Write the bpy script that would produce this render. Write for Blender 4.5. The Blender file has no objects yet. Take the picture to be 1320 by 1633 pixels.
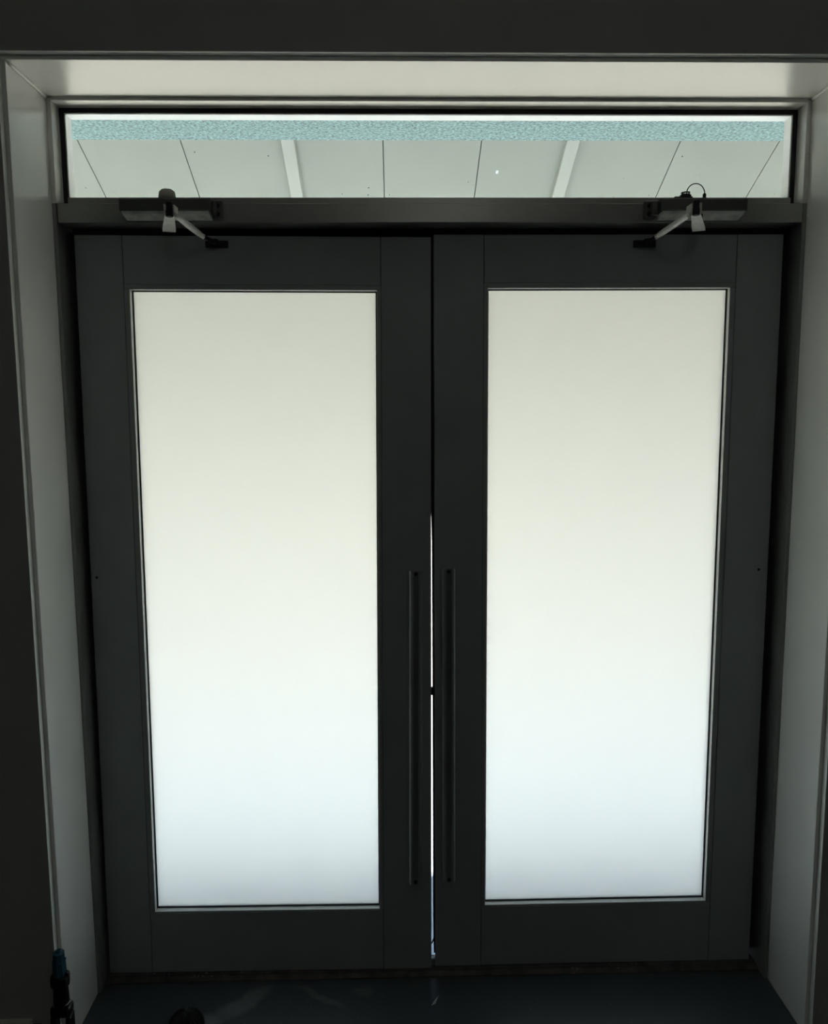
import bpy, bmesh, math, random
from mathutils import Vector, Matrix
random.seed(4)
S = bpy.context.scene
C = S.collection

# ------------------------------------------------------------------ camera
CAM = (-0.1028, -2.1210, 1.6469); YAW, PITCH, ROLL, FPX = 0.02250, -0.11978, -0.00603, 1261.27
def cam_axes():
    cy, sy, cp, sp = math.cos(YAW), math.sin(YAW), math.cos(PITCH), math.sin(PITCH)
    f = Vector((sy*cp, cy*cp, sp)); r0 = Vector((cy, -sy, 0)); u0 = r0.cross(f)
    r = math.cos(ROLL)*r0 + math.sin(ROLL)*u0; u = -math.sin(ROLL)*r0 + math.cos(ROLL)*u0
    return r, u, f
r_, u_, f_ = cam_axes()
cd = bpy.data.cameras.new('camera'); cam = bpy.data.objects.new('camera', cd); C.objects.link(cam)
cd.sensor_fit = 'VERTICAL'; cd.sensor_height = 36.0; cd.lens = 36.0*FPX/1633.0; cd.clip_start = .02; cd.clip_end = 400
M = Matrix((r_, u_, -f_)).transposed().to_4x4(); M.translation = Vector(CAM); cam.matrix_world = M
S.camera = cam

# ------------------------------------------------------------------ sky, sun, exposure
w = bpy.data.worlds.new('world'); S.world = w; w.use_nodes = True
wn = w.node_tree; bg = wn.nodes['Background']
sky = wn.nodes.new('ShaderNodeTexSky'); sky.sky_type = 'NISHITA'; sky.sun_disc = False
sky.sun_elevation = math.radians(52); sky.sun_rotation = math.radians(110); sky.dust_density = 2.0; sky.air_density = 1.0
wn.links.new(sky.outputs[0], bg.inputs[0]); bg.inputs[1].default_value = 0.21
sd = bpy.data.lights.new('sun', 'SUN'); sun = bpy.data.objects.new('sun', sd); C.objects.link(sun)
sd.energy = 18.5; sd.angle = math.radians(.6); sd.color = (1, .97, .92)
_el, _az = math.radians(49), math.radians(106)      # high, in front of the facade, a little to its left
_d = Vector((math.cos(_el)*math.cos(_az), math.cos(_el)*math.sin(_az), math.sin(_el)))
sun.rotation_euler = _d.to_track_quat('Z', 'Y').to_euler()
ld = bpy.data.lights.new('room_fill', 'POINT'); lamp = bpy.data.objects.new('room_fill', ld); C.objects.link(lamp)
lamp.location = (.2, -2.75, 2.86); ld.energy = 3.4; ld.shadow_soft_size = .15; ld.color = (1, .98, .92)   # dim unseen fill light, added to lift the dark room
S.view_settings.view_transform = 'Standard'; S.view_settings.look = 'None'
S.view_settings.gamma = 1; S.view_settings.use_curve_mapping = False
S.view_settings.exposure = 0.0
S.cycles.use_denoising = True
S.cycles.max_bounces = 14; S.cycles.diffuse_bounces = 6; S.cycles.transmission_bounces = 12; S.cycles.glossy_bounces = 5
S.cycles.transparent_max_bounces = 12; S.cycles.sample_clamp_indirect = 6.0

# ------------------------------------------------------------------ materials
def mat(name, col, rough=.6, metal=0.0, noise=0.0, scale=30.0, bump=0.0, spec=.5):
    m = bpy.data.materials.new(name); m.use_nodes = True
    nt = m.node_tree; b = nt.nodes['Principled BSDF']
    b.inputs['Base Color'].default_value = (*col, 1); b.inputs['Roughness'].default_value = rough
    b.inputs['Metallic'].default_value = metal; b.inputs['Specular IOR Level'].default_value = spec
    tc = nt.nodes.new('ShaderNodeTexCoord'); n = nt.nodes.new('ShaderNodeTexNoise')
    n.inputs['Scale'].default_value = scale; n.inputs['Detail'].default_value = 5
    nt.links.new(tc.outputs['Object'], n.inputs['Vector'])
    if noise:
        r = nt.nodes.new('ShaderNodeValToRGB')
        r.color_ramp.elements[0].position = .3; r.color_ramp.elements[1].position = .7
        r.color_ramp.elements[0].color = (*[c*(1-noise) for c in col], 1)
        r.color_ramp.elements[1].color = (*[min(1, c*(1+noise)) for c in col], 1)
        nt.links.new(n.outputs['Fac'], r.inputs['Fac']); nt.links.new(r.outputs['Color'], b.inputs['Base Color'])
    if bump:
        bp = nt.nodes.new('ShaderNodeBump'); bp.inputs['Strength'].default_value = bump; bp.inputs['Distance'].default_value = .002
        nt.links.new(n.outputs['Fac'], bp.inputs['Height']); nt.links.new(bp.outputs['Normal'], b.inputs['Normal'])
    return m

M_WALL = mat('wall_paint', (.50, .505, .475), .85, noise=.03, scale=6, bump=.05)
M_ROOM = mat('room_paint', (.62, .62, .60), .85, noise=.03, scale=4)
M_LINER = mat('lining_paint', (.87, .88, .84), .27, noise=.02, scale=5)
M_CAULK = mat('caulk', (.93, .92, .88), .4)
M_FRAME = mat('frame_aluminium', (.33, .335, .315), .34, .55, noise=.04, scale=14)
M_RETURN = mat('light_aluminium', (.88, .88, .85), .40, .25, noise=.03, scale=20)
M_OUTER = mat('outer_bead_paint', (.62, .62, .60), .6, noise=.03, scale=20)
M_DOOR = mat('door_grey_paint', (.37, .405, .415), .5, .0, noise=.05, scale=9)
M_BEAD = mat('bead_grey', (.37, .40, .40), .42, .1, noise=.04, scale=12)
M_BLACK = mat('black_rubber', (.012, .012, .013), .6)
M_HANDLE = mat('handle_metal', (.36, .38, .39), .40, .2, noise=.03)
M_SCREW = mat('dark_screw', (.03, .03, .032), .45, .7)
M_CLOSER = mat('closer_grey', (.115, .12, .112), .45, .35, noise=.08, scale=25)
M_UNDER_LIT = mat('closer_underlit', (.62, .62, .57), .4, .3, noise=.25, scale=40)  # closer underside: light from the glass put into a paler colour
M_ARM = mat('arm_silver', (.85, .84, .78), .38, .1, noise=.12, scale=50)
M_DARKARM = mat('arm_dark', (.03, .03, .035), .4, .6)
M_THRESH = mat('threshold_bronze', (.095, .085, .075), .5, .3, noise=.35, scale=30)
M_CHANNEL_SHADE = mat('handle_shade', (.18, .19, .20), .5)  # darker tone standing in for shade inside the pull-bar channel
M_BASE = mat('baseboard_dark', (.03, .03, .03), .6)
M_BASETOP = mat('baseboard_top', (.8, .8, .7), .6)
M_TEAL = mat('teal_render', (.215, .315, .305), .95, noise=.62, scale=130, bump=.5)
M_PANEL = mat('soffit_panel', (.312, .32, .272), .8, noise=.04, scale=3)
M_BATTEN = mat('soffit_batten', (.40, .405, .35), .75, noise=.03, scale=6)
M_DECK = mat('roof_deck', (.12, .12, .10), .9)
M_PORCH = mat('porch_concrete', (.60, .69, .80), .8, noise=.08, scale=4)
M_PAVE = mat('pale_paving', (.61, .59, .515), .85, noise=.06, scale=.8)
M_LAWN = mat('lawn', (.13, .17, .08), .95, noise=.3, scale=.7)
M_BLUE = mat('blue_plastic', (.03, .105, .155), .3)
M_TOOL = mat('tool_black', (.006, .006, .006), .5)
M_RING = mat('tool_ring', (.25, .27, .26), .35)
M_BRUSH = mat('ribbed_black', (.01, .01, .01), .35)
M_PAPER = mat('paper', (.75, .77, .78), .6)
M_CAP = mat('cap_grey', (.34, .35, .29), .5)
M_GRIT = mat('grit', (.26, .24, .21), .8, noise=.3)
M_SPECK = mat('speck', (.03, .03, .025), .8)

# floor: dark blue-grey sealed floor with pale dried scuffs and fine dust
M_FLOOR = mat('floor_sealed', (.058, .071, .078), .36, bump=.06, scale=45)
def floor_stains():
    nt = M_FLOOR.node_tree; b = nt.nodes['Principled BSDF']; L = nt.links
    tc = nt.nodes.new('ShaderNodeTexCoord'); nz = nt.nodes.new('ShaderNodeTexNoise')
    nz.inputs['Scale'].default_value = 14; nz.inputs['Detail'].default_value = 4
    L.new(tc.outputs['Object'], nz.inputs['Vector'])
    warp = nt.nodes.new('ShaderNodeMix'); warp.data_type = 'VECTOR'; warp.inputs[0].default_value = .055
    L.new(tc.outputs['Object'], warp.inputs[4]); L.new(nz.outputs['Color'], warp.inputs[5])
    tot = None
    #        x     y     rx    ry    rot
    for (x, y, rx, ry, rot, amt) in ((-.545, -.045, .085, .030, .75, 1), (-.645, -.112, .050, .022, .1, 1.1),
                                    (-.335, -.030, .085, .014, -.5, .7), (-.210, -.012, .035, .022, .3, .55),
                                    (-.70, -.30, .2, .03, .5, .6), (.2, -.6, .25, .04, -.4, .5)):
        mp = nt.nodes.new('ShaderNodeMapping'); mp.vector_type = 'TEXTURE'
        k = .945
        mp.inputs['Location'].default_value = (x*k+.0275, y*k+.0275, .0275); mp.inputs['Rotation'].default_value = (0, 0, rot)
        mp.inputs['Scale'].default_value = (rx, ry, 1.0)
        L.new(warp.outputs[1], mp.inputs['Vector'])
        ln = nt.nodes.new('ShaderNodeVectorMath'); ln.operation = 'LENGTH'; L.new(mp.outputs[0], ln.inputs[0])
        mr = nt.nodes.new('ShaderNodeMapRange'); mr.inputs[1].default_value = 1.15; mr.inputs[2].default_value = .55
        mr.inputs[3].default_value = 0; mr.inputs[4].default_value = .5*amt
        L.new(ln.outputs['Value'], mr.inputs[0])
        if tot is None: tot = mr.outputs[0]
        else:
            a = nt.nodes.new('ShaderNodeMath'); a.operation = 'MAXIMUM'
            L.new(tot, a.inputs[0]); L.new(mr.outputs[0], a.inputs[1]); tot = a.outputs[0]
    d = nt.nodes.new('ShaderNodeTexNoise'); d.inputs['Scale'].default_value = 75; d.inputs['Detail'].default_value = 1
    L.new(tc.outputs['Object'], d.inputs['Vector'])
    dm = nt.nodes.new('ShaderNodeMapRange'); dm.inputs[1].default_value = .72; dm.inputs[2].default_value = .78; dm.inputs[4].default_value = .35
    L.new(d.outputs['Fac'], dm.inputs[0])
    a = nt.nodes.new('ShaderNodeMath'); a.operation = 'MAXIMUM'; L.new(tot, a.inputs[0]); L.new(dm.outputs[0], a.inputs[1])
    mx = nt.nodes.new('ShaderNodeMix'); mx.data_type = 'RGBA'
    mx.inputs[6].default_value = (.058, .071, .078, 1); mx.inputs[7].default_value = (.24, .25, .25, 1)
    L.new(a.outputs[0], mx.inputs[0]); L.new(mx.outputs[2], b.inputs['Base Color'])
    rr = nt.nodes.new('ShaderNodeMapRange'); rr.inputs[3].default_value = .34; rr.inputs[4].default_value = .75
    L.new(a.outputs[0], rr.inputs[0]); L.new(rr.outputs[0], b.inputs['Roughness'])
floor_stains()

def frosted():
    m = bpy.data.materials.new('frosted_glass'); m.use_nodes = True; nt = m.node_tree
    for n in list(nt.nodes): nt.nodes.remove(n)
    o = nt.nodes.new('ShaderNodeOutputMaterial'); g = nt.nodes.new('ShaderNodeBsdfGlass')
    g.distribution = 'MULTI_GGX'
    g.inputs['Roughness'].default_value = .72; g.inputs['IOR'].default_value = 1.45; g.inputs['Color'].default_value = (.685, .691, .67, 1)
    t = nt.nodes.new('ShaderNodeBsdfTranslucent'); t.inputs[0].default_value = (.74, .75, .73, 1)
    mx = nt.nodes.new('ShaderNodeMixShader'); mx.inputs[0].default_value = .24
    nt.links.new(g.outputs[0], mx.inputs[1]); nt.links.new(t.outputs[0], mx.inputs[2])
    nt.links.new(mx.outputs[0], o.inputs['Surface'])
    return m
M_FROST = frosted()
def clear():
    m = bpy.data.materials.new('clear_glass'); m.use_nodes = True; nt = m.node_tree
    for n in list(nt.nodes): nt.nodes.remove(n)
    o = nt.nodes.new('ShaderNodeOutputMaterial'); t = nt.nodes.new('ShaderNodeBsdfTransparent'); g = nt.nodes.new('ShaderNodeBsdfGlossy')
    t.inputs[0].default_value = (.95, .97, .96, 1); g.inputs['Roughness'].default_value = .02
    fr = nt.nodes.new('ShaderNodeFresnel'); fr.inputs[0].default_value = 1.45; mx = nt.nodes.new('ShaderNodeMixShader')
    nt.links.new(fr.outputs[0], mx.inputs[0]); nt.links.new(t.outputs[0], mx.inputs[1]); nt.links.new(g.outputs[0], mx.inputs[2])
    nt.links.new(mx.outputs[0], o.inputs['Surface'])
    return m
M_CLEAR = clear()

# ------------------------------------------------------------------ mesh helpers
def link(name, bm, m, parent=None, smooth=False, rest=None):
    me = bpy.data.meshes.new(name); bmesh.ops.recalc_face_normals(bm, faces=bm.faces)
    bm.to_mesh(me); bm.free(); me.materials.append(m)
    if smooth:
        for p in me.polygons: p.use_smooth = True
    o = bpy.data.objects.new(name, me); C.objects.link(o)
    if parent: o.parent = parent
    return o
def add_box(bm, x0, x1, y0, y1, z0, z1, bev=0.0, seg=1):
    b2 = bmesh.new()
    bmesh.ops.create_cube(b2, size=1)
    for v in b2.verts:
        v.co = Vector((x0 if v.co.x < 0 else x1, y0 if v.co.y < 0 else y1, z0 if v.co.z < 0 else z1))
    if bev: bmesh.ops.bevel(b2, geom=list(b2.edges), offset=bev, segments=seg, affect='EDGES', profile=.5)
    merge(bm, b2)
def merge(bm, b2):
    me = bpy.data.meshes.new('tmp'); b2.to_mesh(me); b2.free(); bm.from_mesh(me); bpy.data.meshes.remove(me)
def box(name, x0, x1, y0, y1, z0, z1, m, parent=None, bev=0.0, seg=1, warp=None):
    bm = bmesh.new(); add_box(bm, min(x0, x1), max(x0, x1), y0, y1, z0, z1, bev, seg)
    if warp:
        for v in bm.verts: v.co = warp(v.co)
    return link(name, bm, m, parent)
def add_cone(bm, p0, p1, r0, r1, seg=20):
    p0, p1 = Vector(p0), Vector(p1); d = p1-p0
    mt = Matrix.Translation((p0+p1)/2) @ d.to_track_quat('Z', 'Y').to_matrix().to_4x4()
    bmesh.ops.create_cone(bm, cap_ends=True, segments=seg, radius1=r0, radius2=r1, depth=d.length, matrix=mt)
def add_prof(bm, prof, x0, x1):                       # closed (y, z) profile swept along x
    a = [bm.verts.new((x0, y, z)) for y, z in prof]; b = [bm.verts.new((x1, y, z)) for y, z in prof]
    n = len(prof)
    for i in range(n): bm.faces.new((a[i], a[(i+1) % n], b[(i+1) % n], b[i]))
    bm.faces.new(a); bm.faces.new(b[::-1])
def add_lathe(bm, prof, cx, cy, seg=24):              # (radius, z) profile
    rings = []
    for r, z in prof:
        if r <= 1e-6: rings.append([bm.verts.new((cx, cy, z))])
        else: rings.append([bm.verts.new((cx+r*math.cos(2*math.pi*i/seg), cy+r*math.sin(2*math.pi*i/seg), z)) for i in range(seg)])
    for A, B in zip(rings, rings[1:]):
        for i in range(seg):
            j = (i+1) % seg
            if len(A) == 1 and len(B) == 1: continue
            if len(A) == 1: bm.faces.new((A[0], B[j], B[i]))
            elif len(B) == 1: bm.faces.new((A[i], A[j], B[0]))
            else: bm.faces.new((A[i], A[j], B[j], B[i]))
    if len(rings[0]) > 1: bm.faces.new(rings[0][::-1])
    if len(rings[-1]) > 1: bm.faces.new(rings[-1])
def add_tube(bm, pts, rad, seg=10):
    pts = [Vector(p) for p in pts]; rings = []
    if not isinstance(rad, (list, tuple)): rad = [rad]*len(pts)
    for i, p in enumerate(pts):
        t = (pts[min(i+1, len(pts)-1)]-pts[max(i-1, 0)]).normalized()
        ref = Vector((0, 1, 0)) if abs(t.y) < .9 else Vector((0, 0, 1))
        a = t.cross(ref).normalized(); b = t.cross(a)
        rings.append([bm.verts.new(p+rad[i]*(math.cos(2*math.pi*k/seg)*a+math.sin(2*math.pi*k/seg)*b)) for k in range(seg)])
    for A, B in zip(rings, rings[1:]):
        for k in range(seg): bm.faces.new((A[k], A[(k+1) % seg], B[(k+1) % seg], B[k]))
    bm.faces.new(rings[0][::-1]); bm.faces.new(rings[-1])
def tag(o, label=None, cat=None, group=None, kind=None):
    if label: o['label'] = label
    if cat: o['category'] = cat
    if group: o['group'] = group
    if kind: o['kind'] = kind
    return o
def empty(name, loc=(0, 0, 0)):
    o = bpy.data.objects.new(name, None); C.objects.link(o); o.location = loc; o.empty_display_size = .05
    return o
def struct(o, label, cat): return tag(o, label, cat, kind='structure')

# ------------------------------------------------------------------ dimensions (metres; Y runs outwards, frame face at Y = 0)
XO, ZO = .975, 2.4515           # opening inside the white lining
LT = .011                       # lining thickness
YL, YW = -.2105, -.229          # front edge of lining, room face of the wall
YOUT = .11                      # outside face of the wall
RX, RYB, RZ = 3.0, -5.2, 2.95   # room

# ------------------------------------------------------------------ room shell
bm = bmesh.new()
xa, za = XO+LT, ZO+LT
for (x0, x1, z0, z1) in ((-RX-.1, -xa, 0, RZ), (xa, RX+.1, 0, RZ), (-xa, xa, za, RZ)):
    add_box(bm, x0, x1, YW, YOUT, z0, z1)
bmesh.ops.remove_doubles(bm, verts=bm.verts, dist=1e-5)
wf = struct(link('wall_front', bm, M_WALL), 'plain painted wall around the deep entrance recess, in shadow', 'wall')
for s in (-1, 1):                                     # pale metal bead on the edge of the plaster
    box('corner_bead', s*(xa-.0012), s*xa, YW-.0012, YL, 0, za-.0012, M_LINER, wf)
box('corner_bead', -xa, xa, YW-.0012, YL, za-.0012, za, M_LINER, wf)
struct(box('wall_left', -RX-.1, -RX, RYB, YW, 0, RZ, M_ROOM), 'left side wall of the dim entrance room', 'wall')
struct(box('wall_right', RX, RX+.1, RYB, YW, 0, RZ, M_ROOM), 'right side wall of the dim entrance room', 'wall')
struct(box('wall_back', -RX-.1, RX+.1, RYB-.1, RYB, 0, RZ, M_ROOM), 'back wall of the dim entrance room', 'wall')
struct(box('floor', -RX-.1, RX+.1, RYB-.1, YOUT, -.12, 0, M_FLOOR), 'dark blue-grey sealed floor with pale dried scuff marks', 'floor')
struct(box('ceiling', -RX-.1, RX+.1, RYB-.1, YOUT, RZ, RZ+.1, M_ROOM), 'plain ceiling above the dim entrance room', 'ceiling')
bb = empty('baseboard_left', (-2.0, YW-.01, 0)); struct(bb, 'dark baseboard along the wall left of the doorway', 'baseboard')
box('board', -1.0, .97, -.006, .01, 0, .098, M_BASE, bb, .001)
box('cap_strip', -1.0, .95, -.007, .01, .098, .114, M_BASETOP, bb, .002)['label'] = 'paler top strip of the baseboard'
br = empty('baseboard_right', (2.0, YW-.01, 0)); struct(br, 'dark baseboard along the wall right of the doorway', 'baseboard')
box('board', -.93, 1.0, -.006, .01, 0, .098, M_BASE, br, .001)
box('cap_strip', -.93, 1.0, -.007, .01, .098, .114, M_BASETOP, br, .002)

# ------------------------------------------------------------------ white lining of the recess
ln = empty('trim_1'); struct(ln, 'white painted lining boards of the deep door recess', 'door lining')
box('lining_board', -XO-LT, -XO, YL, 0, 0, ZO, M_LINER, ln, .0012)
box('lining_board', XO, XO+LT, YL, 0, 0, ZO, M_LINER, ln, .0012)
box('lining_board', -XO-LT, XO+LT, YL, 0, ZO, ZO+LT, M_LINER, ln, .0012)
for s in (-1, 1):                                     # sealant run along the two top corners
    bm = bmesh.new(); n = 14; pts = []; rad = []
    for i in range(n):
        y = YL+.012+(abs(YL)-.02)*i/(n-1)
        pts.append((s*(XO-.0015), y, ZO-.0015)); rad.append(.0044+.0012*random.random())
    add_tube(bm, pts, rad, 8); link('caulk_bead', bm, M_CAULK, ln, True)['label'] = 'glossy white sealant line in the corner'

# ------------------------------------------------------------------ aluminium frame
XJ = .966                        # inner side of the jambs
ZB0, ZB1 = 2.146, 2.194          # transom bar
fr = empty('trim_2'); struct(fr, 'grey aluminium frame holding the double doors and the glazing above', 'door frame')
for s in (-1, 1):
    j = box('jamb', s*XJ, s*(XO+LT), .001, .122, 0, ZB1, M_FRAME, fr, .0015)
    box('stop', s*(XJ-.036), s*XJ, .1075, .121, .02, ZB0-.001, M_BLACK, j)
    box('upper_jamb', s*(XJ-.002), s*(XO+LT), .001, .099, ZB1+.0005, ZO-.0005, M_RETURN, fr, .001)
box('head', -XJ+.002, XJ-.002, .001, .099, ZO-.0075, ZO+LT, M_RETURN, fr, .001)
tb = box('transom_bar', -.9625, .9645, 0, .122, ZB0, ZB1, M_FRAME, fr, .0015, 2)
box('stop', -.953, .953, .1075, .121, 2.108, ZB0, M_BLACK, tb)
box('weather_seal', -.953, .953, .064, .078, 2.131, ZB0, M_BLACK, tb)

th = empty('trim_3'); struct(th, 'low ribbed dark metal threshold under the double doors', 'threshold')
bm = bmesh.new()
prof = [(.036, 0), (.036, .004), (.042, .009)]
y = .046
for k in range(5): prof += [(y, .0125), (y+.007, .0125), (y+.0085, .0105), (y+.0115, .0105)]; y += .013
prof += [(.118, .0125), (.128, .004), (.128, 0)]
add_prof(bm, prof, -.964, .964); link('saddle', bm, M_THRESH, th)
bm = bmesh.new()
for k in range(26):
    q = random.random(); x = -.86+.32*q if k < 17 else .4+.5*random.random()
    yy = .038+.022*random.random(); sz = .0012+.0018*random.random()
    bmesh.ops.create_icosphere(bm, subdivisions=1, radius=sz, matrix=Matrix.Translation((x, yy, .0128+sz*.5)) @ Matrix.Diagonal((1.3, 1, .7, 1)))
tag(link('grit', bm, M_GRIT), 'pale grit crumbs lying along the door threshold', 'grit', kind='stuff')

# ------------------------------------------------------------------ glazing above the bar
w1 = empty('window_1'); struct(w1, 'long clear glazed strip above the double doors', 'transom window')
XG, ZG0, ZG1 = .951, 2.2185, 2.4305
box('glass_pane', -XG-.006, XG+.006, .0505, .0565, ZG0-.006, ZG1+.006, M_CLEAR, w1)
def ring(name, x0, x1, z0, z1, wd, y0, y1, m, parent, sides='LRTB', zbot=None):
    bm = bmesh.new()
    if 'L' in sides: add_box(bm, x0-wd, x0, y0, y1, z0-wd if zbot is None else zbot, z1+wd)
    if 'R' in sides: add_box(bm, x1, x1+wd, y0, y1, z0-wd if zbot is None else zbot, z1+wd)
    if 'T' in sides: add_box(bm, x0, x1, y0, y1, z1, z1+wd)
    if 'B' in sides: add_box(bm, x0, x1, y0, y1, z0-wd, z0)
    return link(name, bm, m, parent)
ring('gasket', -XG, XG, ZG0, ZG1, .0125, .0483, .0500, M_BLACK, w1, 'LRT', ZB1)
box('glazing_bead', -XG+.004, XG-.004, .030, .0500, ZB1, 2.2165, M_FRAME, w1, .002)
for (n, x0, x1, z0, z1) in (('outer_bead', -XG-.0125, -XG, ZB1, ZG1+.0125), ('outer_bead', XG, XG+.0125, ZB1, ZG1+.0125),
                            ('outer_bead', -XG, XG, ZG1, ZG1+.0125), ('outer_bead', -XG, XG, ZB1, ZG0)):
    box(n, x0, x1, .057, .0955, z0, z1, M_OUTER, w1, .0006)
bm = bmesh.new()
for k in range(30):
    x = random.uniform(-.93, .93); z = random.choice((random.uniform(2.385, 2.425), random.uniform(2.225, 2.40), random.uniform(2.222, 2.236)))
    add_cone(bm, (x, .0500, z), (x, .0494, z), random.uniform(.0006, .0012), .0005, 7)
for (x, z) in ((-.62, 2.335), (.661, 2.326), (-.168, 2.246), (-.429, 2.326), (-.17, 2.228)):
    add_cone(bm, (x, .0500, z), (x, .0492, z), .0016, .0012, 8)
tag(link('dirt_specks', bm, M_SPECK, w1), 'tiny dark specks dried on the glass', kind='stuff')
# ------------------------------------------------------------------ the two door leaves
YD, TD = .060, .045
def leaf(name, s, label, hinge, rot, widen):
    root = empty(name, (s*.947, YD, 2.129)); struct(root, label, 'door')
    root.rotation_euler = (0, rot, 0)
    o = Vector((s*.947, YD, 2.129))
    def loc(v): return Vector(v)-o
    def wp(v): return loc(v)
    def wi(v):                                            # meeting stile: edge kept nearly plumb
        v = Vector(v)
        if abs(v.x) < .05: v.x += widen*(2.129-v.z)/2.1
        return v-o
    X = lambda a: s*a
    z0, z1 = .018, 2.129
    y0, y1 = YD, YD+TD
    box('stile', X(.8232), X(.947), y0, y1, z0, z1, M_DOOR, root, .0009, 1, wp)
    box('stile', X(.0045 if s < 0 else .003), X(.1374), y0, y1, z0, z1, M_DOOR, root, .0009, 1, wi)
    box('top_rail', X(.1389), X(.8217), y0+.0003, y1, 2.0035, z1, M_DOOR, root, .0012, 1, wp)
    box('bottom_rail', X(.1389), X(.8217), y0+.0003, y1, z0, .2045, M_DOOR, root, .0012, 1, wp)
    for (p, q) in ((.1366, .1397), (.8209, .8240)):          # dark filler in the joints between stiles and rails
        box('joint_filler', X(p)+(0 if p > .5 else s*.0007), X(q)-(s*.0007 if p > .5 else 0), y0+.0035, y1-.003, z0+.001, z1-.001, M_BLACK, root, 0, 1, wp)
    a0, a1, b0, b1 = .1485, .8085, .2085, 1.9905         # glazed opening
    for (p, q, c, d) in ((.1384, a0, .2047, b1), (a1, .8221, .2047, b1), (.1384, .8221, b1+.0006, 2.0032), (a0, a1, .2047, b0)):
        box('glazing_bead', X(p), X(q), y0+.0012, y0+.0185, c, d, M_BEAD, root, .0008, 1, wp)
    for (p, q, c, d) in ((.1384, a0, .2047, 2.0032), (a1, .8221, .2047, 2.0032), (a0, a1, b1, 2.0032), (a0, a1, .2047, b0)):
        box('outer_bead', X(p), X(q), y0+.0302, y1-.001, c, d, M_BEAD, root, .0008, 1, wp)
    bm = bmesh.new(); ya, yb, e = y0+.0022, y0+.0186, .0011      # added pale skin on the returns, glow of the glass in its colour
    for (p, q, c, d) in ((a0, a0+e, b0, b1), (a1-e, a1, b0, b1), (a0+e, a1-e, b1-e, b1), (a0+e, a1-e, b0, b0+e)):
        add_box(bm, min(X(p), X(q)), max(X(p), X(q)), ya, yb, c, d)
    for v in bm.verts: v.co = wp(v.co)
    link('lit_return', bm, M_RETURN, root)['label'] = 'edge around the pane, whitened as if lit by the glass'
    bm = bmesh.new(); g = .0045; ya, yb = y0+.0188, y0+.0225
    for (p, q, c, d) in ((a0-.006, a0+g, b0-.003, b1+.006), (a1-g, a1+.006, b0-.003, b1+.006), (a0+g, a1-g, b1-g, b1+.006), (a0+g, a1-g, b0-.003, b0+g)):
        add_box(bm, min(X(p), X(q)), max(X(p), X(q)), ya, yb, c, d)
    for v in bm.verts: v.co = wp(v.co)
    link('gasket', bm, M_BLACK, root)
    gp = box('glass_pane', X(a0-.006), X(a1+.006), y0+.0228, y0+.0298, b0-.003, b1+.006, M_FROST, root, 0, 1, wp)
    gp['label'] = 'frosted glass pane'
    # flat pull bar: a shallow channel on two stand-offs
    hx = .0445 if s < 0 else .040
    zc0, zc1 = (.312, 1.231)
    hz = lambda v: loc(v)
    bm = bmesh.new(); hw = .0185; yh = YD-.048
    pr = [(-hw+.0048, 0), (-hw+.0105, 0), (-hw+.0115, .007), (hw-.0115, .007), (hw-.0105, 0), (hw-.0048, 0), (hw, .013), (-hw, .013)]
    A = [bm.verts.new(loc((X(hx)+p, yh+q, zc0))) for p, q in pr]; B = [bm.verts.new(loc((X(hx)+p, yh+q, zc1))) for p, q in pr]
    for i in range(8): bm.faces.new((A[i], A[(i+1) % 8], B[(i+1) % 8], B[i]))
    bm.faces.new(A); bm.faces.new(B[::-1])
    h = link('pull_handle', bm, M_HANDLE, root); h['label'] = 'long dark metal pull bar'
    box('channel_shade', X(hx)-hw+.0116, X(hx)+hw-.0116, yh+.0045, yh+.0069, zc0+.0005, zc1-.0005, M_CHANNEL_SHADE, h, 0, 1, loc)  # strip coloured dark as the shade of the recess
    for zc in (zc0+.008, zc1-.008):
        bm = bmesh.new(); add_cone(bm, loc((X(hx), yh+.012, zc+(.02 if zc < .6 else -.02))), loc((X(hx), YD+.001, zc+(.02 if zc < .6 else -.02))), .009, .009, 20)
        link('standoff', bm, M_HANDLE, h, True)
        bm = bmesh.new(); add_cone(bm, loc((X(hx), yh+.0065, zc)), loc((X(hx), yh+.0025, zc)), .0058, .0045, 16)
        add_cone(bm, loc((X(hx), yh+.0028, zc)), loc((X(hx), yh+.0021, zc)), .0024, .0024, 6)
        link('screw', bm, M_SCREW, h)
    # stub of an old fitting near the hinge edge
    kx, kz = (.930, 1.209) if s < 0 else (.921, 1.212)
    bm = bmesh.new(); add_box(bm, X(kx)-.011, X(kx)+.011, YD-.0012, YD+.002, kz-.012, kz+.012, .0008)
    for v in bm.verts: v.co = loc(v.co)
    k = link('cover_plate', bm, M_DOOR, root)
    bm = bmesh.new(); add_cone(bm, loc((X(kx), YD+.001, kz)), loc((X(kx), YD-.0022, kz)), .0042, .0036, 12); link('screw', bm, M_BLACK, k)
    return root, loc
L1, loc1 = leaf('door_1', -1, 'left leaf of the grey double door with frosted glass pane', None, .0066, .0088)
L2, loc2 = leaf('door_2', 1, 'right leaf of the grey double door with frosted glass pane', None, 0.0, 0.0)
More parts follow.
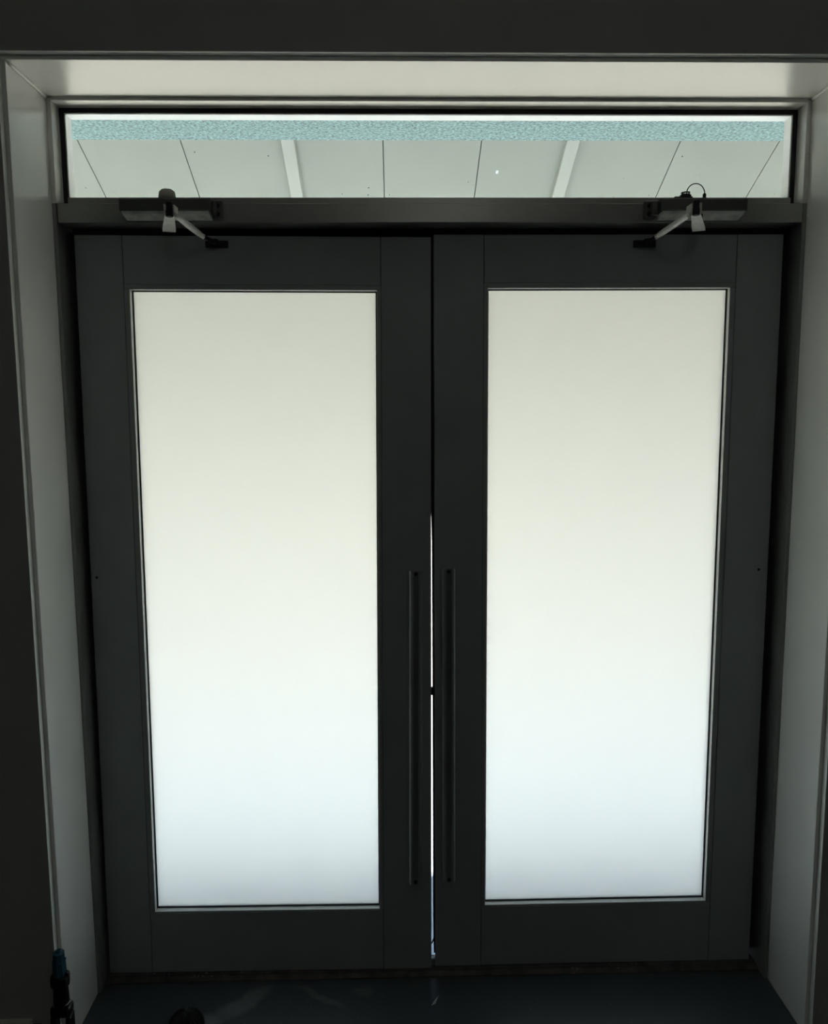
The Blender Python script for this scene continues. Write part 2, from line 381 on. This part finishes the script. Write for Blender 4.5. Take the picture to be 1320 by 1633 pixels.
# brush seal in the meeting gap: fills it above, leaves a slit of daylight below
bm = bmesh.new()
zs = [2.126, 1.45, 1.38, 1.30, 1.1, .6, .2, .10, .045]
wl = [-.0052, -.0062, -.0050, -.0035, -.0030, -.0028, -.0030, -.0022, -.0012]
A = []
for z, x in zip(zs, wl):
    A.append([bm.verts.new(loc2(p)) for p in ((x, .082, z), (.0034, .082, z), (.0034, .092, z), (x, .092, z))])
for P, Q in zip(A, A[1:]):
    for i in range(4): bm.faces.new((P[i], P[(i+1) % 4], Q[(i+1) % 4], Q[i]))
bm.faces.new(A[0]); bm.faces.new(A[-1][::-1])
link('weather_seal', bm, M_BLACK, L2)
box('latch_bolt', -.013, .004, .072, .086, .852, .873, M_BLACK, L2, .001, 1, loc2)
bm = bmesh.new(); add_tube(bm, [loc2(p) for p in ((.003, .088, .10), (-.001, .086, .088), (-.006, .084, .078), (-.012, .083, .072))], [.0028, .0026, .0022, .0016], 8)
link('seal_tail', bm, M_BLACK, L2, True)['label'] = 'loose curled end of the rubber seal'
box('bottom_sweep', -.013, .003, .076, .09, .015, .030, M_HANDLE, L2, .002, 1, loc2)

# ------------------------------------------------------------------ door closers
def closer(s, label, shaft, elbow, fore, collar, shoe, x0, x1, bx0, bx1):
    root = empty('door_closer', ((x0+x1)/2, 0, 2.15)); o = Vector(root.location); tag(root, label, 'door closer', 'overhead door closers')
    def lk(name, bm, m, parent=None, smooth=False):
        for v in bm.verts: v.co -= o
        return link(name, bm, m, parent or root, smooth)
    bm = bmesh.new()                                  # cover: upright front, sloping top edge
    add_prof(bm, [(-.0005, 2.1965), (-.044, 2.1965), (-.050, 2.191), (-.050, 2.1665), (-.046, 2.1635), (-.0005, 2.1635)], x0, x1)
    body = lk('body', bm, M_CLOSER)
    bm = bmesh.new(); xi0, xi1 = x0+.004, x1-.004      # lower casting, narrower, sloping back to the bar
    add_prof(bm, [(-.0005, 2.1633), (-.047, 2.1633), (-.042, 2.158), (-.006, 2.1505), (-.0005, 2.1505)], xi0, xi1)
    lk('underside_cover', bm, M_UNDER_LIT)['label'] = 'underside coloured lighter, as lit from the glass'
    bm = bmesh.new(); add_box(bm, bx0, bx1, -.012, -.0005, 2.152, 2.197, .003, 2); br = lk('mounting_bracket', bm, M_CLOSER)
    for zc in (2.1645, 2.185):
        bm = bmesh.new(); xc = (bx0+bx1)/2
        add_cone(bm, (xc, -.0118, zc), (xc, -.0155, zc), .0068, .0056, 18); add_cone(bm, (xc, -.0152, zc), (xc, -.0158, zc), .003, .003, 6)
        lk('screw', bm, M_SCREW, br)
    xe = x1 if s < 0 else x0                          # link between cover end and bracket
    bm = bmesh.new(); add_box(bm, min(xe, (bx0+bx1)/2), max(xe, (bx0+bx1)/2), -.030, -.0005, 2.158, 2.193, .004, 2); lk('end_cap', bm, M_CLOSER)
    bm = bmesh.new(); add_cone(bm, (shaft[0], shaft[1], 2.162), (shaft[0], shaft[1], shaft[2]+.004), .0085, .0085, 20); lk('spindle', bm, M_DARKARM, None, True)
    # main lever, flat and tapered, running out into the room
    bm = bmesh.new(); S0, E0 = Vector(shaft), Vector(elbow); d = (E0-S0).normalized(); sd_ = Vector((d.y, -d.x, 0)).normalized()
    pts = []
    for p, wd, tk in ((S0-d*.012, .016, .006), (S0+d*.02, .0165, .006), (E0-d*.03, .012, .005), (E0, .0105, .005)):
        pts.append([bm.verts.new(p+sd_*a+Vector((0, 0, b))) for a, b in ((-wd, 0), (wd, 0), (wd*.9, tk), (-wd*.9, tk))])
    for P, Q in zip(pts, pts[1:]):
        for i in range(4): bm.faces.new((P[i], P[(i+1) % 4], Q[(i+1) % 4], Q[i]))
    bm.faces.new(pts[0]); bm.faces.new(pts[-1][::-1])
    arm = lk('main_arm', bm, M_ARM)
    for a in (-1, 1):                                 # fork cheeks beside the pivot
        bm = bmesh.new(); q = E0+sd_*a*.0105
        add_box(bm, q.x-.0016, q.x+.0016, q.y-.002, q.y+.03, q.z+.004, q.z+.026); lk('fork_cheek', bm, M_ARM, arm)
    bm = bmesh.new(); k0 = E0+d*.002
    add_cone(bm, k0+Vector((0, 0, -.002)), k0+Vector((0, 0, .012)), .0085, .0085, 18); add_cone(bm, k0+Vector((0, 0, .012)), k0+Vector((0, 0, .030)), .0075, .0070, 18)
    lk('elbow_pivot', bm, M_DARKARM, arm, False)
    F, Cc, Sh = Vector(fore), Vector(collar), Vector(shoe)
    bm = bmesh.new(); add_tube(bm, [F, F.lerp(Cc, .12), F.lerp(Cc, .5), F.lerp(Cc, .9), Cc], [.0045, .0065, .0078, .0074, .0055], 14)
    fa = lk('forearm', bm, M_ARM, None, True)
    dc = (Sh-Cc).normalized()
    bm = bmesh.new(); add_cone(bm, Cc-dc*.001, Cc+dc*.005, .0078, .0072, 6); lk('lock_nut', bm, M_ARM, fa)
    bm = bmesh.new(); add_tube(bm, [Cc, Sh+Vector((0, -.012, 0))], [.0045, .0045], 10); lk('rod', bm, M_DARKARM, fa, True)
    bm = bmesh.new(); add_box(bm, Sh.x-.030, Sh.x+.030, .052, YD+.0005, Sh.z-.009, Sh.z+.009, .002, 2)
    add_cone(bm, (Sh.x, .028, Sh.z-.006), (Sh.x, .028, Sh.z+.006), .010, .010, 18); add_box(bm, Sh.x-.008, Sh.x+.008, .03, .056, Sh.z-.005, Sh.z+.005, .001)
    lk('door_shoe', bm, M_BLACK)
    return root, lk
c1, lk1 = closer(-1, 'grey door closer above left leaf, with a round cap on top', (-.672, -.032, 2.118), (-.6255, -.195, 2.115),
                 (-.613, -.195, 2.118), (-.597, .0, 2.113), (-.572, .035, 2.104), -.789, -.5635, -.566, -.540)
bm = bmesh.new(); add_lathe(bm, [(.0215, 2.196), (.0215, 2.205), (.0195, 2.2155), (.0135, 2.221), (0, 2.2228)], -.676, -.022, 28); lk1('spindle_cap', bm, M_CAP, None, True)
c2, lk2 = closer(1, 'grey door closer above right leaf, with a looped cable on top', (.681, -.032, 2.119), (.612, -.195, 2.118),
                 (.598, -.195, 2.119), (.585, .0, 2.112), (.569, .035, 2.104), .578, .797, .545, .573)
bm = bmesh.new(); pts = []
for k in range(19):
    a = math.pi*k/18; pts.append((.674-.0235*math.cos(a), -.02, 2.2125+.025*math.sin(a)))
pts = [(.640, -.016, 2.211), (.646, -.020, 2.2085)]+pts+[(.698, -.02, 2.203), (.698, -.02, 2.196)]
add_tube(bm, pts, .0014, 8); lk2('cable', bm, M_BLACK, None, True)
bm = bmesh.new(); add_box(bm, .617, .664, -.030, -.012, 2.1965, 2.2035, .001); add_box(bm, .634, .661, -.028, -.014, 2.2035, 2.2095, .0015)
tb2 = lk2('terminal_block', bm, M_BLACK)
bm = bmesh.new()
add_tube(bm, [(.648+.0105*math.cos(a*.52), -.02+.007*math.sin(a*.52), 2.2125+.0016*a/6) for a in range(14)], .0018, 7); lk2('cable_coil', bm, M_BLACK, tb2, True)
bm = bmesh.new(); add_lathe(bm, [(.0095, 2.1965), (.0095, 2.200), (.0045, 2.202), (.0045, 2.211), (.003, 2.213), (0, 2.213)], .697, -.02, 16); lk2('cable_gland', bm, M_BLACK)

# ------------------------------------------------------------------ outside: beam, porch roof, ground
struct(box('trim_4', -2.6, 2.6, YOUT, .268, 2.4375, 2.95, M_TEAL), 'rough teal rendered beam just outside the glazed strip', 'beam')
rf = empty('porch_roof', (0, .27, 3.17)); struct(rf, 'sloping porch roof of cream boards seen through the glazed strip', 'porch roof')
RS = -.48; Y0r, Y1r = .27, 2.35
zr = lambda y: 2.738+RS*(y-1.179)
ro = Vector(rf.location)
def slope_box(name, x0, x1, ya, yb, d0, d1, m, bev=0.0):
    bm = bmesh.new(); add_box(bm, x0, x1, 0, 1, 0, 1)
    for v in bm.verts:
        y = ya+(yb-ya)*v.co.y; v.co = Vector((v.co.x, y, zr(y)+d0+(d1-d0)*v.co.z))-ro
    if bev: bmesh.ops.bevel(bm, geom=list(bm.edges), offset=bev, segments=1, affect='EDGES')
    return link(name, bm, m, rf)
edges = [-2.55, -2.15, -1.75, -1.347, -.944, -.519, -.143, .250, .612, 1.049, 1.45, 1.85, 2.25, 2.6]
for a, b in zip(edges, edges[1:]): slope_box('roof_board', a+.0018, b-.0018, Y0r, Y1r, 0, .014, M_PANEL, .001)
for x in (-1.75, -.519, .612, 1.85):
    slope_box('batten', x-.031, x+.031, Y0r, Y1r, -.006, -.0002, M_PANEL, .001)
    slope_box('batten', x-.0255, x+.0255, Y0r, Y1r, -.026, -.006, M_BATTEN, .0015)
slope_box('white_fleck', .327, .337, 1.325, 1.340, -.0015, -.0002, M_PAPER)
slope_box('deck', -2.6, 2.65, Y0r, Y1r, .0145, .06, M_DECK)
slope_box('fascia', -2.6, 2.65, Y1r, Y1r+.03, -.05, .09, M_BATTEN)
struct(box('floor_porch', -3.2, 3.2, YOUT, 2.35, -.16, -.02, M_PORCH), 'grey-blue concrete porch slab outside the doors', 'porch floor')
struct(box('ground', -60, 60, 2.35, 32, -.25, -.05, M_PAVE), 'pale sunlit paving beyond the porch', 'ground')
struct(box('ground_lawn', -60, 60, 32, 160, -.25, -.06, M_LAWN), 'green lawn beyond the paving', 'lawn')

# ------------------------------------------------------------------ loose things on the floor
tool = empty('hand_tool', (-.940, -.305, 0)); tag(tool, 'black hand tool with a blue nozzle standing upright against the wall edge', 'tool')
def tl(name, bm, m, smooth=False): return link(name, bm, m, tool, smooth)
b2 = bmesh.new(); add_box(b2, -.0245, -.0125, -.016, .016, .02, .185, .004, 2); tl('handle_side', b2, M_TOOL)
b2 = bmesh.new(); add_box(b2, .0125, .0245, -.016, .016, .02, .185, .004, 2); tl('handle_side', b2, M_TOOL)
bm = bmesh.new(); add_box(bm, -.030, .030, -.024, .024, 0, .022, .005, 2); tl('foot', bm, M_TOOL)
bm = bmesh.new(); add_box(bm, -.024, .024, -.016, .016, .183, .210, .005, 2); tl('shoulder', bm, M_TOOL)
bm = bmesh.new(); add_lathe(bm, [(.021, 0), (.022, .002), (.021, .004)], 0, 0, 24)
for v in bm.verts: v.co = Vector((v.co.x, v.co.y*.8, v.co.z+.2115+v.co.x*.16))
tl('ring', bm, M_RING, True)['label'] = 'thin pale ring around the neck'
bm = bmesh.new(); add_lathe(bm, [(.019, .212), (.0185, .232), (.0172, .262), (.0175, .268)], 0, 0, 24); tl('neck', bm, M_TOOL, True)
bm = bmesh.new(); add_lathe(bm, [(.021, .262), (.0228, .266), (.0232, .282), (.0226, .288), (.018, .290)], .000, 0, 10); tl('collar', bm, M_TOOL)
bm = bmesh.new(); add_box(bm, .014, .0225, -.006, .006, .270, .297, .002); tl('collar_tab', bm, M_TOOL)
bm = bmesh.new(); add_lathe(bm, [(.0155, .286), (.0172, .300), (.0165, .326), (.0150, .3265), (.0142, .348), (.0080, .3495), (.0062, .355), (0, .356)], 0, 0, 8); nz = tl('nozzle', bm, M_BLUE)
nz['label'] = 'stepped blue plastic nozzle'
bm = bmesh.new(); add_cone(bm, (.013, -.002, .334), (.0185, -.002, .334), .0026, .0022, 10); tl('nozzle_nub', bm, M_BLUE)

rb = empty('ribbed_knob', (-.683, -.150, 0)); tag(rb, 'round black ribbed knob lying on the floor beside the pale scuff mark', 'knob')
bm = bmesh.new(); seg, nr = 120, 14; rings = []
for i in range(nr):
    t = i/(nr-1)*math.pi/2*.97; rr = .046*math.cos(t); z = .012+.046*math.sin(t); ring_ = []
    for k in range(seg):
        a = 2*math.pi*k/seg; f = 1+.07*math.cos(24*a+5*t)*(1 if i < nr-2 else .3)
        ring_.append(bm.verts.new((rr*f*math.cos(a), rr*f*math.sin(a), z+.0016*(f-1)/.045*math.sin(t))))
    rings.append(ring_)
for A, B in zip(rings, rings[1:]):
    for k in range(seg): bm.faces.new((A[k], A[(k+1) % seg], B[(k+1) % seg], B[k]))
bm.faces.new(rings[-1]); bm.faces.new(rings[0][::-1])
link('ribbed_dome', bm, M_BRUSH, rb, True)
bm = bmesh.new(); add_lathe(bm, [(.040, 0), (.043, .002), (.043, .011), (.040, .013)], 0, 0, 40); link('base_ring', bm, M_TOOL, rb, True)

bm = bmesh.new(); pr = []
for k in range(9):
    t = k/8; a = t*2.3; wd = .0062*(1-t*.75)
    cx, cy, cz = .0015+.017*t, -.004+.030*t, .001+.006*math.sin(a)
    pr.append([bm.verts.new((cx-wd, cy, cz)), bm.verts.new((cx+wd, cy+.003, cz+.004*(1-t)))])
for P, Q in zip(pr, pr[1:]): bm.faces.new((P[0], P[1], Q[1], Q[0]))
bmesh.ops.solidify(bm, geom=list(bm.faces), thickness=.0006)
ps = link('paper_scrap', bm, M_PAPER); ps.location = (-.012, -.075, .0005)
tag(ps, 'small curled white scrap lying on the floor below the door gap', 'scrap')
